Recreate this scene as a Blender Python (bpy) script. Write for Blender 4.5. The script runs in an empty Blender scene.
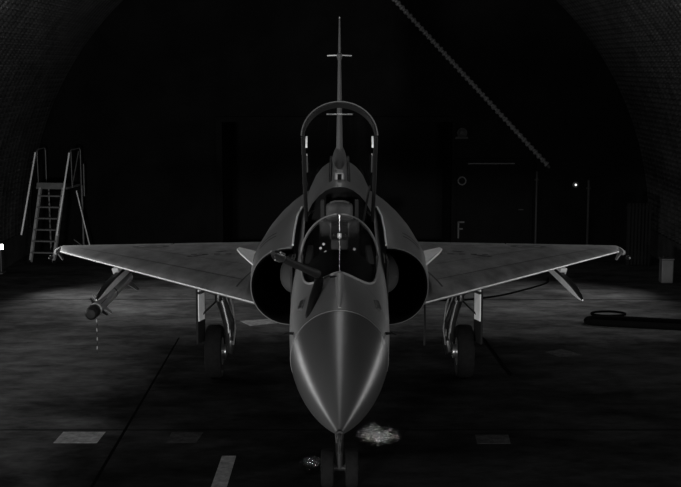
import bpy, bmesh, math, random
from mathutils import Vector, Matrix
random.seed(4)
PI = math.pi
sc = bpy.context.scene
COL = sc.collection
WORLD = {}

# ---------------------------------------------------------------- materials
def mat(name, col, rough=0.5, metal=0.0, spec=0.5, var=0.0, scale=3.0, bump=0.0, stretch=(1, 1, 1), emis=None):
    m = bpy.data.materials.new(name); m.use_nodes = True
    nt = m.node_tree; b = nt.nodes['Principled BSDF']
    c = (col, col, col) if isinstance(col, (int, float)) else col
    b.inputs['Base Color'].default_value = (*c, 1)
    b.inputs['Roughness'].default_value = rough
    b.inputs['Metallic'].default_value = metal
    b.inputs['Specular IOR Level'].default_value = spec
    if var or bump:
        tc = nt.nodes.new('ShaderNodeTexCoord'); mp = nt.nodes.new('ShaderNodeMapping')
        mp.inputs['Scale'].default_value = stretch
        nz = nt.nodes.new('ShaderNodeTexNoise'); nz.inputs['Scale'].default_value = scale
        nz.inputs['Detail'].default_value = 6; nz.inputs['Roughness'].default_value = .65
        nt.links.new(tc.outputs['Object'], mp.inputs['Vector']); nt.links.new(mp.outputs[0], nz.inputs['Vector'])
        if var:
            r = nt.nodes.new('ShaderNodeValToRGB')
            r.color_ramp.elements[0].position = .3; r.color_ramp.elements[1].position = .7
            r.color_ramp.elements[0].color = (*[x * (1 - var) for x in c], 1)
            r.color_ramp.elements[1].color = (*[min(1, x * (1 + var)) for x in c], 1)
            nt.links.new(nz.outputs['Fac'], r.inputs['Fac']); nt.links.new(r.outputs['Color'], b.inputs['Base Color'])
        if bump:
            bp = nt.nodes.new('ShaderNodeBump'); bp.inputs['Strength'].default_value = bump
            bp.inputs['Distance'].default_value = .02
            nt.links.new(nz.outputs['Fac'], bp.inputs['Height']); nt.links.new(bp.outputs[0], b.inputs['Normal'])
    if emis:
        b.inputs['Emission Color'].default_value = (1, 1, 1, 1)
        b.inputs['Emission Strength'].default_value = emis
    return m

M = {}
M['paint'] = mat('grey_paint', .135, .40, var=.18, scale=2.2, stretch=(1, .35, 1))
M['wing'] = mat('wing_paint', .145, .5, var=.55, scale=2.6, stretch=(1.6, .5, 1))
M['radome'] = mat('radome_paint', .055, .33, var=.06, scale=2)
M['edge'] = mat('leading_edge_metal', .60, .4, metal=.2)
M['fin'] = mat('fin_paint', .26, .4, var=.15, scale=3)
M['seam'] = mat('reflection_band', .26, .45)
M['band'] = mat('radome_band_paint', .085, .4)
M['dark'] = mat('dark_interior', .008, 1.0, spec=.05)
M['black'] = mat('black_paint', .010, .6, spec=.15)
M['tyre'] = mat('tyre_rubber', .006, .9, spec=.1, var=.3, scale=20)
M['white'] = mat('white_paint', .85, .45, var=.1, scale=8)
M['metal'] = mat('bare_metal', .42, .32, metal=.9)
M['gear'] = mat('gear_steel', .025, .30, metal=.4, var=.4, scale=14)
M['line'] = mat('panel_marking', .02, .6)
M['missile'] = mat('missile_paint', .22, .38, var=.15, scale=6)
M['rail'] = mat('rail_paint', .85, .35, var=.1, scale=5)
M['seat'] = mat('seat_fabric', .05, .8, var=.3, scale=14)
M['steel'] = mat('stand_steel', .42, .38, metal=.3, var=.25, scale=7)
M['handrail'] = mat('handrail_paint', .9, .4)
M['step'] = mat('step_steel', .10, .5, var=.3, scale=9)
M['stripe'] = mat('worn_floor_paint', .20, .8, spec=.05, var=.5, scale=9)
M['stripe_faint'] = mat('faded_floor_paint', .034, .8, spec=0, var=.5, scale=9)
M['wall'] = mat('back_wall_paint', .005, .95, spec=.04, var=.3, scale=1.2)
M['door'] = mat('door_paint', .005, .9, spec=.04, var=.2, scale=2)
M['trim'] = mat('trim_paint', .035, .7, spec=.1)
M['trim2'] = mat('rack_paint', .006, .8, spec=.1)
M['letter'] = mat('letter_paint', .032, .6)
M['kerb'] = mat('kerb_concrete', .03, .9, spec=.1, var=.4, scale=3, bump=.3)
M['bin'] = mat('bin_metal', .08, .5, var=.2, scale=5)
M['rubber'] = mat('hose_rubber', .004, .9, spec=0)
M['lamp'] = mat('lamp_face', .9, .4, emis=6.0)
M['bulb'] = mat('bulb_face', .9, .4, emis=1.3)
M['strip'] = mat('tube_face', .9, .4, emis=6.5)
M['housing'] = mat('lamp_housing', .05, .5)

def glass(name, tint, gloss, cap):
    m = bpy.data.materials.new(name); m.use_nodes = True
    nt = m.node_tree; nt.nodes.clear()
    out = nt.nodes.new('ShaderNodeOutputMaterial'); mx = nt.nodes.new('ShaderNodeMixShader')
    tr = nt.nodes.new('ShaderNodeBsdfTransparent'); gl = nt.nodes.new('ShaderNodeBsdfGlossy')
    fr = nt.nodes.new('ShaderNodeFresnel'); fr.inputs['IOR'].default_value = gloss
    tr.inputs['Color'].default_value = (tint, tint, tint, 1); gl.inputs['Roughness'].default_value = .02
    mn = nt.nodes.new('ShaderNodeMath'); mn.operation = 'MINIMUM'; mn.inputs[1].default_value = cap
    nt.links.new(fr.outputs[0], mn.inputs[0]); nt.links.new(mn.outputs[0], mx.inputs[0]); nt.links.new(tr.outputs[0], mx.inputs[1])
    nt.links.new(gl.outputs[0], mx.inputs[2]); nt.links.new(mx.outputs[0], out.inputs['Surface'])
    return m
M['glass'] = glass('windshield_glass', .75, 1.45, .35)
M['canopy_glass'] = glass('canopy_glass', .90, 1.18, .05)

# ---------------------------------------------------------------- mesh builder
class MB:
    def __init__(s): s.v = []; s.f = []; s.m = []
    def add(s, vs, fs, mi=0):
        o = len(s.v); s.v += [tuple(v) for v in vs]
        for k, f in enumerate(fs):
            s.f.append(tuple(i + o for i in f)); s.m.append(mi[k] if isinstance(mi, list) else mi)
        return s
    def box(s, c, d, rot=None, mi=0):
        R = rot or Matrix.Identity(3); c = Vector(c)
        vs = [c + R @ Vector((sx * d[0] / 2, sy * d[1] / 2, sz * d[2] / 2)) for sx in (-1, 1) for sy in (-1, 1) for sz in (-1, 1)]
        return s.add(vs, [(0, 1, 3, 2), (4, 6, 7, 5), (0, 4, 5, 1), (2, 3, 7, 6), (0, 2, 6, 4), (1, 5, 7, 3)], mi)
    def loft(s, rings, closed=True, cap0=False, cap1=False, mi=0):
        n = len(rings[0]); vs = [p for r in rings for p in r]; fs = []
        for i in range(len(rings) - 1):
            for j in range(n if closed else n - 1):
                k = (j + 1) % n
                fs.append((i * n + j, i * n + k, (i + 1) * n + k, (i + 1) * n + j))
        if cap0: fs.append(tuple(range(n)))
        if cap1: fs.append(tuple((len(rings) - 1) * n + j for j in range(n)))
        return s.add(vs, fs, mi)
    def tube(s, pts, r, n=10, mi=0, caps=True, flat=1.0):
        pts = [Vector(p) for p in pts]; rings = []
        t0 = (pts[1] - pts[0]).normalized()
        up = Vector((0, 0, 1)) if abs(t0.z) < .9 else Vector((1, 0, 0))
        for i, p in enumerate(pts):
            a = pts[max(i - 1, 0)]; b = pts[min(i + 1, len(pts) - 1)]
            t = (b - a).normalized(); sd = t.cross(up)
            if sd.length < 1e-5: sd = Vector((1, 0, 0))
            sd.normalize(); u = sd.cross(t)
            rr = r[i] if isinstance(r, (list, tuple)) else r
            rings.append([p + sd * (rr * math.cos(q * 2 * PI / n)) + u * (rr * flat * math.sin(q * 2 * PI / n)) for q in range(n)])
        return s.loft(rings, True, caps, caps, mi)
    def lathe(s, prof, org, axis='y', n=24, mi=0, caps=True):
        org = Vector(org); rings = []
        for r, t in prof:
            ring = []
            for q in range(n):
                a = q * 2 * PI / n; c, d = max(r, 1e-4) * math.cos(a), max(r, 1e-4) * math.sin(a)
                ring.append(org + Vector({'y': (c, t, d), 'x': (t, c, d), 'z': (c, d, t)}[axis]))
            rings.append(ring)
        return s.loft(rings, True, caps, caps, mi)
    def prism(s, poly, dirv, mi=0):
        d = Vector(dirv); a = [Vector(p) for p in poly]; n = len(a)
        fs = [tuple(range(n)), tuple(range(2 * n - 1, n - 1, -1))] + [(i, (i + 1) % n, (i + 1) % n + n, i + n) for i in range(n)]
        return s.add(a + [p + d for p in a], fs, mi)
    def build(s, name, mats, parent=None, smooth=True, angle=38, bevel=0, recalc=True):
        if not isinstance(mats, (list, tuple)): mats = [mats]
        lo = [min(v[i] for v in s.v) for i in range(3)]; hi = [max(v[i] for v in s.v) for i in range(3)]
        c = Vector([(a + b) / 2 for a, b in zip(lo, hi)])
        me = bpy.data.meshes.new(name); me.from_pydata([Vector(v) - c for v in s.v], [], s.f)
        for m in mats: me.materials.append(m)
        for p, mi in zip(me.polygons, s.m): p.material_index = mi
        bm = bmesh.new(); bm.from_mesh(me)
        bmesh.ops.remove_doubles(bm, verts=bm.verts, dist=1e-5)
        if recalc: bmesh.ops.recalc_face_normals(bm, faces=bm.faces)
        bm.to_mesh(me); bm.free()
        if smooth:
            for p in me.polygons: p.use_smooth = True
            me.set_sharp_from_angle(angle=math.radians(angle))
        o = bpy.data.objects.new(name, me); COL.objects.link(o)
        if bevel:
            bv = o.modifiers.new('bevel', 'BEVEL'); bv.width = bevel; bv.segments = 2; bv.limit_method = 'ANGLE'
        WORLD[o] = c
        if parent: o.parent = parent; o.location = c - WORLD[parent]
        else: o.location = c
        return o

def thing(name, loc, label, cat, group=None, parent=None):
    o = bpy.data.objects.new(name, None); COL.objects.link(o); o.empty_display_size = .2
    WORLD[o] = Vector(loc); o.location = Vector(loc) - (WORLD[parent] if parent else Vector())
    if parent: o.parent = parent
    if label: tag(o, label, cat, group)
    return o
def tag(o, label, cat, group=None, kind=None):
    o['label'] = label; o['category'] = cat
    if group: o['group'] = group
    if kind: o['kind'] = kind
    return o
def struct(o): o['kind'] = 'structure'; return o
def lerp(a, b, t): return a + (b - a) * t
def interp(tab, y):
    if y <= tab[0][0]: return tab[0][1:]
    for a, b in zip(tab, tab[1:]):
        if y <= b[0]:
            t = (y - a[0]) / (b[0] - a[0])
            return tuple(lerp(p, q, t) for p, q in zip(a[1:], b[1:]))
    return tab[-1][1:]
def smooth_interp(tab, y):
    # Catmull style interpolation for fair curves
    ys = [r[0] for r in tab]
    if y <= ys[0]: return tab[0][1:]
    if y >= ys[-1]: return tab[-1][1:]
    i = max(k for k in range(len(ys) - 1) if ys[k] <= y)
    out = []
    for c in range(1, len(tab[0])):
        def sl(k):
            if k == 0: return (tab[1][c] - tab[0][c]) / (ys[1] - ys[0])
            if k == len(ys) - 1: return (tab[k][c] - tab[k - 1][c]) / (ys[k] - ys[k - 1])
            d0 = (tab[k][c] - tab[k - 1][c]) / (ys[k] - ys[k - 1]); d1 = (tab[k + 1][c] - tab[k][c]) / (ys[k + 1] - ys[k])
            return 0 if d0 * d1 <= 0 else 2 * d0 * d1 / (d0 + d1)
        h = ys[i + 1] - ys[i]; t = (y - ys[i]) / h
        p0, p1, m0, m1 = tab[i][c], tab[i + 1][c], sl(i) * h, sl(i + 1) * h
        out.append((2 * t**3 - 3 * t**2 + 1) * p0 + (t**3 - 2 * t**2 + t) * m0 + (-2 * t**3 + 3 * t**2) * p1 + (t**3 - t**2) * m1)
    return tuple(out)

# ================================================================ THE SHELTER
RAD, ZC, Y0, Y1 = 7.3, .55, -11.0, 20.5

# floor: dark stained concrete
def floor_material():
    m = bpy.data.materials.new('stained_concrete'); m.use_nodes = True
    nt = m.node_tree; b = nt.nodes['Principled BSDF']; L = nt.links.new
    tc = nt.nodes.new('ShaderNodeTexCoord')
    def noise(scale, det, st):
        mp = nt.nodes.new('ShaderNodeMapping'); mp.inputs['Scale'].default_value = st
        n = nt.nodes.new('ShaderNodeTexNoise'); n.inputs['Scale'].default_value = scale; n.inputs['Detail'].default_value = det
        n.inputs['Roughness'].default_value = .7
        L(tc.outputs['Object'], mp.inputs['Vector']); L(mp.outputs[0], n.inputs['Vector']); return n
    n1 = noise(.55, 5, (.6, 1.2, 1)); n2 = noise(3.2, 10, (.6, 1.0, 1)); n3 = noise(60, 4, (1, 1, 1))
    r1 = nt.nodes.new('ShaderNodeValToRGB'); r1.color_ramp.elements[0].position = .36; r1.color_ramp.elements[1].position = .66
    r1.color_ramp.elements[0].color = (.028, .028, .028, 1); r1.color_ramp.elements[1].color = (.085, .085, .085, 1)
    L(n1.outputs['Fac'], r1.inputs['Fac'])
    r2 = nt.nodes.new('ShaderNodeValToRGB'); r2.color_ramp.elements[0].position = .3; r2.color_ramp.elements[1].position = .72
    r2.color_ramp.elements[0].color = (.45, .45, .45, 1); r2.color_ramp.elements[1].color = (1.5, 1.5, 1.5, 1)
    L(n2.outputs['Fac'], r2.inputs['Fac'])
    mu = nt.nodes.new('ShaderNodeMix'); mu.data_type = 'RGBA'; mu.blend_type = 'MULTIPLY'; mu.inputs[0].default_value = 1
    L(r1.outputs['Color'], mu.inputs[6]); L(r2.outputs['Color'], mu.inputs[7]); 
    # darker zone over the front and right of the floor, with a ragged outline
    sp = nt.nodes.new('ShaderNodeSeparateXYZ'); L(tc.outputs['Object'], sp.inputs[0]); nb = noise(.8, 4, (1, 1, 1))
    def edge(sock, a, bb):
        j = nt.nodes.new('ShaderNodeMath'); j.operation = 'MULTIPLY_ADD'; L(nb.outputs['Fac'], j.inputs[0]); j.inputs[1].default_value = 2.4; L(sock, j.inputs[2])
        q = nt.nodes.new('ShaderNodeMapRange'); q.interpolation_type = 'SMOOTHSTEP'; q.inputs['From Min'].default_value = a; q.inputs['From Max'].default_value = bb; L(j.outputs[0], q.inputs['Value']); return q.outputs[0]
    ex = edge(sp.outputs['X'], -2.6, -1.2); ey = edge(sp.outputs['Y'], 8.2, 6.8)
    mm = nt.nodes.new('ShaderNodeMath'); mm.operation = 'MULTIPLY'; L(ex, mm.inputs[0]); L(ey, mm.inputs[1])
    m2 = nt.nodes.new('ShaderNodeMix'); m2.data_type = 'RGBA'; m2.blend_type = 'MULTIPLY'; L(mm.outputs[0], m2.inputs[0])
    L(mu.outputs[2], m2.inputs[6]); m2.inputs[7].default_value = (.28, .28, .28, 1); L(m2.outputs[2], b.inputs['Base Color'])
    rr = nt.nodes.new('ShaderNodeMapRange'); rr.inputs['To Min'].default_value = .55; rr.inputs['To Max'].default_value = .85
    L(n1.outputs['Fac'], rr.inputs['Value']); L(rr.outputs[0], b.inputs['Roughness'])
    b.inputs['Specular IOR Level'].default_value = 0
    bp = nt.nodes.new('ShaderNodeBump'); bp.inputs['Strength'].default_value = .35; bp.inputs['Distance'].default_value = .01
    ad = nt.nodes.new('ShaderNodeMath'); ad.operation = 'ADD'; L(n2.outputs['Fac'], ad.inputs[0]); L(n3.outputs['Fac'], ad.inputs[1])
    L(ad.outputs[0], bp.inputs['Height']); L(bp.outputs[0], b.inputs['Normal'])
    return m
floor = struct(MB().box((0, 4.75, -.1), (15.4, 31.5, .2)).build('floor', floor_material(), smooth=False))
def decal(name, poly, m, t=.003):
    return MB().prism([(x, y, 0) for x, y in poly], (0, 0, t)).build(name, m, floor, smooth=False)
decal('painted_dash', [(-3.35, 5.27), (-2.84, 5.27), (-2.82, 5.72), (-3.33, 5.72)], M['stripe'])
decal('painted_dash', [(-2.03, 5.30), (-1.68, 5.30), (-1.64, 5.70), (-2.02, 5.70)], M['stripe_faint'])
decal('painted_dash', [(-1.36, 3.0), (-1.19, 3.0), (-1.17, 4.78), (-1.33, 4.78)], M['stripe'])
decal('painted_dash', [(1.61, 5.25), (2.0, 5.25), (2.02, 5.60), (1.62, 5.60)], M['stripe_faint'])
decal('painted_diamond', [(3.165, 9.97), (3.34, 9.64), (3.70, 9.77), (3.46, 10.18)], M['stripe_faint'])
decal('painted_diamond', [(-1.72, 12.33), (-1.51, 11.91), (-1.05, 12.16), (-1.24, 12.5)], M['stripe'])
decal('floor_joint', [(-7.2, 5.79), (7.2, 5.79), (7.2, 5.815), (-7.2, 5.815)], M['rubber'], .0015)
decal('floor_joint', [(-2.62, 2.0), (-2.58, 2.0), (-2.59, 11.0), (-2.61, 11.0)], M['rubber'], .0015)
decal('floor_joint', [(-7.2, 14.3), (7.2, 14.3), (7.2, 14.33), (-7.2, 14.33)], M['rubber'], .0015)

# corrugated vault
def vault_material():
    m = bpy.data.materials.new('corrugated_steel'); m.use_nodes = True
    nt = m.node_tree; b = nt.nodes['Principled BSDF']; L = nt.links.new
    b.inputs['Roughness'].default_value = .32; b.inputs['Metallic'].default_value = .6
    tc = nt.nodes.new('ShaderNodeTexCoord'); sp = nt.nodes.new('ShaderNodeSeparateXYZ'); L(tc.outputs['Object'], sp.inputs[0])
    at = nt.nodes.new('ShaderNodeMath'); at.operation = 'ARCTAN2'
    zz = nt.nodes.new('ShaderNodeMath'); zz.operation = 'ADD'; zz.inputs[1].default_value = RAD / 2
    L(sp.outputs['Z'], zz.inputs[0]); L(zz.outputs[0], at.inputs[0]); L(sp.outputs['X'], at.inputs[1])
    mu = nt.nodes.new('ShaderNodeMath'); mu.operation = 'MULTIPLY'; mu.inputs[1].default_value = 7.3 * 2 * PI / .12; L(at.outputs[0], mu.inputs[0])
    sn = nt.nodes.new('ShaderNodeMath'); sn.operation = 'SINE'; L(mu.outputs[0], sn.inputs[0])
    nz = nt.nodes.new('ShaderNodeTexNoise'); nz.inputs['Scale'].default_value = 2.2; nz.inputs['Detail'].default_value = 6
    L(tc.outputs['Object'], nz.inputs['Vector'])
    r = nt.nodes.new('ShaderNodeValToRGB'); r.color_ramp.elements[0].position = .35; r.color_ramp.elements[1].position = .7
    r.color_ramp.elements[0].color = (.06, .06, .06, 1); r.color_ramp.elements[1].color = (.11, .11, .11, 1)
    L(nz.outputs['Fac'], r.inputs['Fac']); L(r.outputs['Color'], b.inputs['Base Color'])
    bp = nt.nodes.new('ShaderNodeBump'); bp.inputs['Strength'].default_value = 1; bp.inputs['Distance'].default_value = .03
    L(sn.outputs[0], bp.inputs['Height']); L(bp.outputs[0], b.inputs['Normal'])
    return m
v = MB(); NA = 72; P = .30; K = 8
ny = int((Y1 - Y0) / P * K)
rings = []
for i in range(ny + 1):
    y = Y0 + i * P / K; r = RAD + .055 * math.cos(2 * PI * i / K)
    rings.append([(r * math.cos(a), y, ZC + r * math.sin(a)) for a in [PI * j / NA for j in range(NA + 1)]])
v.loft(rings, closed=False)
struct(v.build('ceiling', vault_material(), angle=80, recalc=False))
struct(MB().box((-7.36, 4.75, .29), (.24, 31.5, .58)).build('wall_left', M['kerb'], smooth=False))
struct(MB().box((7.36, 4.75, .29), (.24, 31.5, .58)).build('wall_right', M['kerb'], smooth=False))
# front wall behind the camera, without an opening
w = MB(); arch = [(-7.42, 0)] + [(7.42 * math.cos(PI - PI * j / 40), ZC + 7.42 * math.sin(PI * j / 40)) for j in range(41)] + [(7.42, 0)]
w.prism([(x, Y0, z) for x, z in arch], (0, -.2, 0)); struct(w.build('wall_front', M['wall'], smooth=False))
# back wall: arch shaped with the exhaust opening cut out
OX0, OX1, OZ = -2.74, 2.63, 3.05
w = MB()
def arch_pts(x0, x1, n):
    return [(x, ZC + math.sqrt(max(7.42**2 - x * x, 0))) for x in [lerp(x0, x1, k / n) for k in range(n + 1)]]
for x0, x1, zb in ((-7.42, OX0, 0), (OX0, OX1, OZ), (OX1, 7.42, 0)):
    top = arch_pts(x0, x1, 24)
    w.prism([(x0, Y1, zb), (x1, Y1, zb)] + [(x, Y1, z) for x, z in reversed(top)], (0, .25, 0))
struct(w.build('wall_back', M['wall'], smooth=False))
t = MB()   # exhaust recess
t.box((OX0 - .05, Y1 + 1.4, OZ / 2), (.1, 2.6, OZ)); t.box((OX1 + .05, Y1 + 1.4, OZ / 2), (.1, 2.6, OZ))
t.box(((OX0 + OX1) / 2, Y1 + 1.4, OZ + .05), (OX1 - OX0 + .2, 2.6, .1)); t.box(((OX0 + OX1) / 2, Y1 + 2.7, OZ / 2), (OX1 - OX0 + .2, .1, OZ + .2))
struct(t.build('trim_1', M['dark'], smooth=False))
t = MB()
t.box(((OX0 + OX1) / 2, Y1 - .04, OZ + .06), (OX1 - OX0 + .3, .08, .12)); t.box((OX0 - .07, Y1 - .04, OZ / 2), (.14, .08, OZ)); t.box((OX1 + .03, Y1 - .04, OZ / 2), (.06, .08, OZ))
struct(t.build('trim_2', M['door'], smooth=False))
# personnel door beside the exhaust opening
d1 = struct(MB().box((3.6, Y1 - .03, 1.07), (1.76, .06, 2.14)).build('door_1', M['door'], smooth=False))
t = MB(); t.box((3.6, Y1 - .05, 2.17), (1.8, .1, .05)); t.box((4.5, Y1 - .05, 1.08), (.05, .1, 2.16)); t.box((2.71, Y1 - .05, 1.08), (.05, .1, 2.16))
t.build('door_frame', M['door'], d1, smooth=False)
MB().tube([(4.2, Y1 - .1, 1.0), (4.32, Y1 - .1, 1.0)], .015).build('door_handle', M['trim'], d1)
t = MB(); yy = Y1 - .065
t.box((2.80, yy, .515), (.035, .012, .40)); t.box((2.87, yy, .70), (.14, .012, .035)); t.box((2.855, yy, .54), (.10, .012, .035))
t.build('painted_letter', M['letter'], d1, smooth=False)
t = MB(); rr = []
for q in range(25):
    a = q * 2 * PI / 24; rr.append([(2.87 + k * math.cos(a), y_, 1.675 + k * math.sin(a)) for k, y_ in ((.075, yy), (.105, yy), (.105, yy - .01), (.075, yy - .01))])
t.loft(rr)
t.build('painted_ring', M['letter'], d1, smooth=False)
t = MB(); t.box((3.55, Y1 - .065, 2.08), (1.1, .01, .03)); t.build('door_strip', M['letter'], d1, smooth=False)

# faint things on the back wall
o = thing('wall_conduit', (3.05, Y1 - .12, 3.9), 'long ribbed pale conduit running diagonally down the back wall', 'conduit')
a, b = Vector((4.84, Y1 - .15, 2.06)), Vector((.55, Y1 - .15, 6.6)); n = 48; pts = []; rad = []
for i in range(n * 4 + 1):
    pts.append(a.lerp(b, i / (n * 4))); rad.append(.068 if i % 4 in (0, 1) else .040)
MB().tube(pts, rad, 10).build('pipe', mat('conduit_metal', .12, .45, var=.3, scale=20), o, angle=20)
for t_ in (.0, .34, .67, .98):
    p = a.lerp(b, t_); MB().box(p + Vector((0, .05, 0)), (.2, .1, .06), Matrix.Rotation(math.atan2(4.54, 4.29), 3, 'Y')).build('clamp', M['trim'], o, smooth=False)
o = thing('wall_pipe', (4.62, Y1 - .1, .0), 'short thin vertical pipe on the back wall beside the door', 'pipe')
MB().tube([(4.62, Y1 - .08, 0), (4.62, Y1 - .08, 1.9)], .025).build('pipe', M['trim'], o)
MB().box((4.62, Y1 - .04, 1.7), (.09, .08, .04)).build('clamp', M['trim'], o)
o = thing('wall_pipe', (5.84, Y1 - .1, 0), 'tall thin vertical pipe right of the little wall light', 'pipe')
MB().tube([(5.84, Y1 - .08, 0), (5.84, Y1 - .08, 1.7)], .03).build('pipe', M['trim'], o)
MB().box((5.84, Y1 - .04, 1.5), (.1, .08, .04)).build('clamp', M['trim'], o)
o = thing('wall_light', (5.54, Y1 - .06, 1.58), 'tiny lit bulkhead lamp glowing on the dark back wall', 'lamp')
MB().lathe([(.0, 0), (.075, 0), (.075, -.05), (.05, -.06)], (5.54, Y1, 1.58)).build('housing', M['housing'], o)
MB().lathe([(.024, -.06), (.024, -.07), (.014, -.082), (0, -.085)], (5.54, Y1, 1.58)).build('bulb', M['bulb'], o)
o = thing('wall_siren', (2.85, Y1 - .1, 2.77), 'small unlit horn fixture above the exhaust opening corner', 'siren')
MB().lathe([(.0, 0), (.05, 0), (.05, -.06), (.07, -.10), (.12, -.16), (.11, -.16), (.04, -.08)], (2.85, Y1, 2.80)).build('horn', M['trim'], o)
MB().box((2.85, Y1 - .03, 2.68), (.30, .06, .05)).build('bracket', M['trim'], o, smooth=False)

# ceiling strip luminaire along the centre line
SX, SY0, SY1, SZ = 0.0, 3.0, 14.0, 7.40
o = thing('strip_light', (SX, (SY0 + SY1) / 2, SZ), 'long slim fluorescent strip light along the vault crown', 'lamp')
MB().box((SX, (SY0 + SY1) / 2, SZ + .16), (.34, SY1 - SY0, .32)).build('housing', M['housing'], o, smooth=False)
MB().box((SX, (SY0 + SY1) / 2, SZ - .02), (.26, SY1 - SY0 - .1, .04)).build('tube', M['strip'], o, smooth=False)

# ================================================================ THE FIGHTER
JET = thing('fighter_jet', (0, 8, 0), 'grey delta-winged fighter jet with open canopy parked nose-on in the shelter', 'fighter jet')
# ---- radome
r = MB(); rings = []
NR = 48
for i in range(33):
    u = (i / 32) ** 1.15; y = 1.75 * u
    rad = .43 * (2 * u - .75 * u * u) / 1.25
    zc = lerp(1.685, 1.85, u)
    rings.append([(max(rad, .002) * math.cos(a), y, zc + max(rad, .002) * math.sin(a)) for a in [2 * PI * q / NR for q in range(NR)]])
r.loft(rings, True, True, False).build('radome', M['radome'], JET)
r = MB(); sr = []
for y, k in ((1.735, .4285), (1.735, .4315), (1.765, .4325), (1.765, .430)):
    sr.append([(k * math.cos(a), y, 1.85 + k * math.sin(a)) for a in [2 * PI * q / NR for q in range(NR)]])
r.loft(sr).build('radome_band', M['band'], JET)
p = MB().tube([(0, .06, 1.69), (0, -.03, 1.68), (0, -.14, 1.67), (0, -.24, 1.66)], [.020, .015, .010, .005], 12).build('pitot_probe', M['gear'], JET)
MB().lathe([(.03, -.02), (.03, .02), (.022, .06)], (0, .02, 1.685)).build('collar', M['black'], p)

# ---- centre fuselage with open cockpit
FT = [ # y, half width, top z, mid z, bottom z
 (1.75, .43, 2.28, 1.85, 1.42), (2.25, .455, 2.36, 1.88, 1.37), (2.75, .475, 2.44, 1.90, 1.33), (3.3, .49, 2.60, 1.93, 1.30),
 (3.85, .50, 2.80, 1.95, 1.28), (4.6, .50, 2.92, 1.98, 1.26), (5.7, .50, 3.09, 2.0, 1.25), (7.3, .48, 3.13, 2.05, 1.25),
 (9.5, .42, 2.95, 2.1, 1.25), (11.5, .38, 2.68, 2.0, 1.25), (13.2, .34, 2.40, 1.85, 1.35)]
def fus_e(y): return interp([(1.75, 2.0), (2.2, 1.72), (2.65, 1.52), (3.2, 1.55), (3.9, 1.75), (5.1, 2.1), (6.0, 2.35)], y)[0]
def fus_z(x, y):
    hw, zt, zm, zb = smooth_interp(FT, y); e = fus_e(y); return zm + (zt - zm) * max(0, 1 - (abs(x) / hw) ** e) ** (1 / e)
CK0, CK1, ARCH = 2.75, 5.15, 3.85
BE = 1.6
def open_x(y):
    if y <= CK0: return 0
    if y < ARCH: return .385 * math.sqrt(max(0, 1 - (1 - ((y - CK0) / (ARCH - CK0)) ** (1 / BE)) ** 2))
    return .385
f = MB(); ys = [1.75 + .1 * i for i in range(11)] + [2.78, 2.83, 2.9] + [3.0 + .1 * i for i in range(22)] + [5.14, 5.16, 5.3, 5.5, 5.7] + [5.9 + .35 * i for i in range(21)] + [13.2]
rings = []; NS = 26; NI = 6
for y in ys:
    hw, zt, zm, zb = smooth_interp(FT, y); half = []
    opened = CK0 + .01 < y < CK1
    a0 = math.asin(min(1, open_x(y) / hw)) if (opened or y > CK1) else 0
    for k in range(NS + 1):       # from top edge to bottom
        a = lerp(a0, PI, k / NS); s_, c_ = math.sin(a), math.cos(a)
        x = hw * abs(s_); half.append((x, y, fus_z(min(x, hw), y) if c_ > 0 else zm + (zm - zb) * c_))
    inner = []
    xo = open_x(y)
    for k in range(NI):           # from centre floor out to the sill
        if opened:
            q = k / (NI - 1)
            zf = max(2.0 if y > 3.5 else 2.25, 0)
            if k < 4: inner.append((xo * .96 * k / 3, y, zf))
            else: inner.append((xo * (.97 if k == 4 else .99), y, (fus_z(xo, y) - .02) if k == 5 else lerp(zf, fus_z(xo, y), .5)))
        elif y > CK1: inner.append((.385 * k / (NI - 1), y, fus_z(.385 * k / (NI - 1), y)))
        else: inner.append((0, y, zt))
    right = inner + half
    ring = right + [(-x, yy_, z) for x, yy_, z in reversed(right[1:-1])]
    rings.append(ring)
n = len(rings[0]); nr = NI + NS + 1
mis = []
for i in range(len(rings) - 1):
    mid = (ys[i] + ys[i + 1]) / 2
    for j in range(n):
        inn = (j < NI) or (j >= n - NI)
        mis.append(1 if (inn and CK0 < mid < CK1 + .02) else 0)
f.loft(rings, True, True, True, mis + [0, 0])
f.build('fuselage', [M['paint'], M['dark']], JET)
# slim dorsal fairing under the fin
f = MB(); rings = []
for y, hw, zt in ((6.3, .05, 3.10), (6.7, .10, 3.17), (7.4, .125, 3.25), (9.0, .13, 3.25), (11, .12, 3.0), (12.9, .10, 2.75)):
    rings.append([(hw * math.cos(a), y, 2.5 + (zt - 2.5) * max(0, math.sin(a)) ** .6) for a in [PI * q / 16 for q in range(17)]])
f.loft(rings, False, True, True).build('dorsal_fairing', M['paint'], JET)
f = MB(); f.box((0, 5.75, 3.09), (.11, .5, .12)); f.build('air_scoop', M['seam'], JET, bevel=.02)
MB().box((0, 5.495, 3.09), (.045, .02, .09)).build('scoop_mouth', M['dark'], JET)
for sg in (-1, 1):
    MB().prism([(sg * .09, 5.35, 2.98), (sg * .09, 7.0, 3.06), (sg * .09, 7.0, 3.24), (sg * .09, 5.6, 3.13)], (sg * .035, 0, 0)).build('dorsal_rib', M['black'], JET, bevel=.01)
# exhaust nozzle
MB().lathe([(.50, 12.9), (.56, 13.0), (.52, 13.5), (.46, 13.8), (.43, 13.8), (.47, 13.3), (.47, 13.0)], (0, 0, 1.8), n=32, caps=False).build('exhaust_nozzle', M['gear'], JET)

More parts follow.
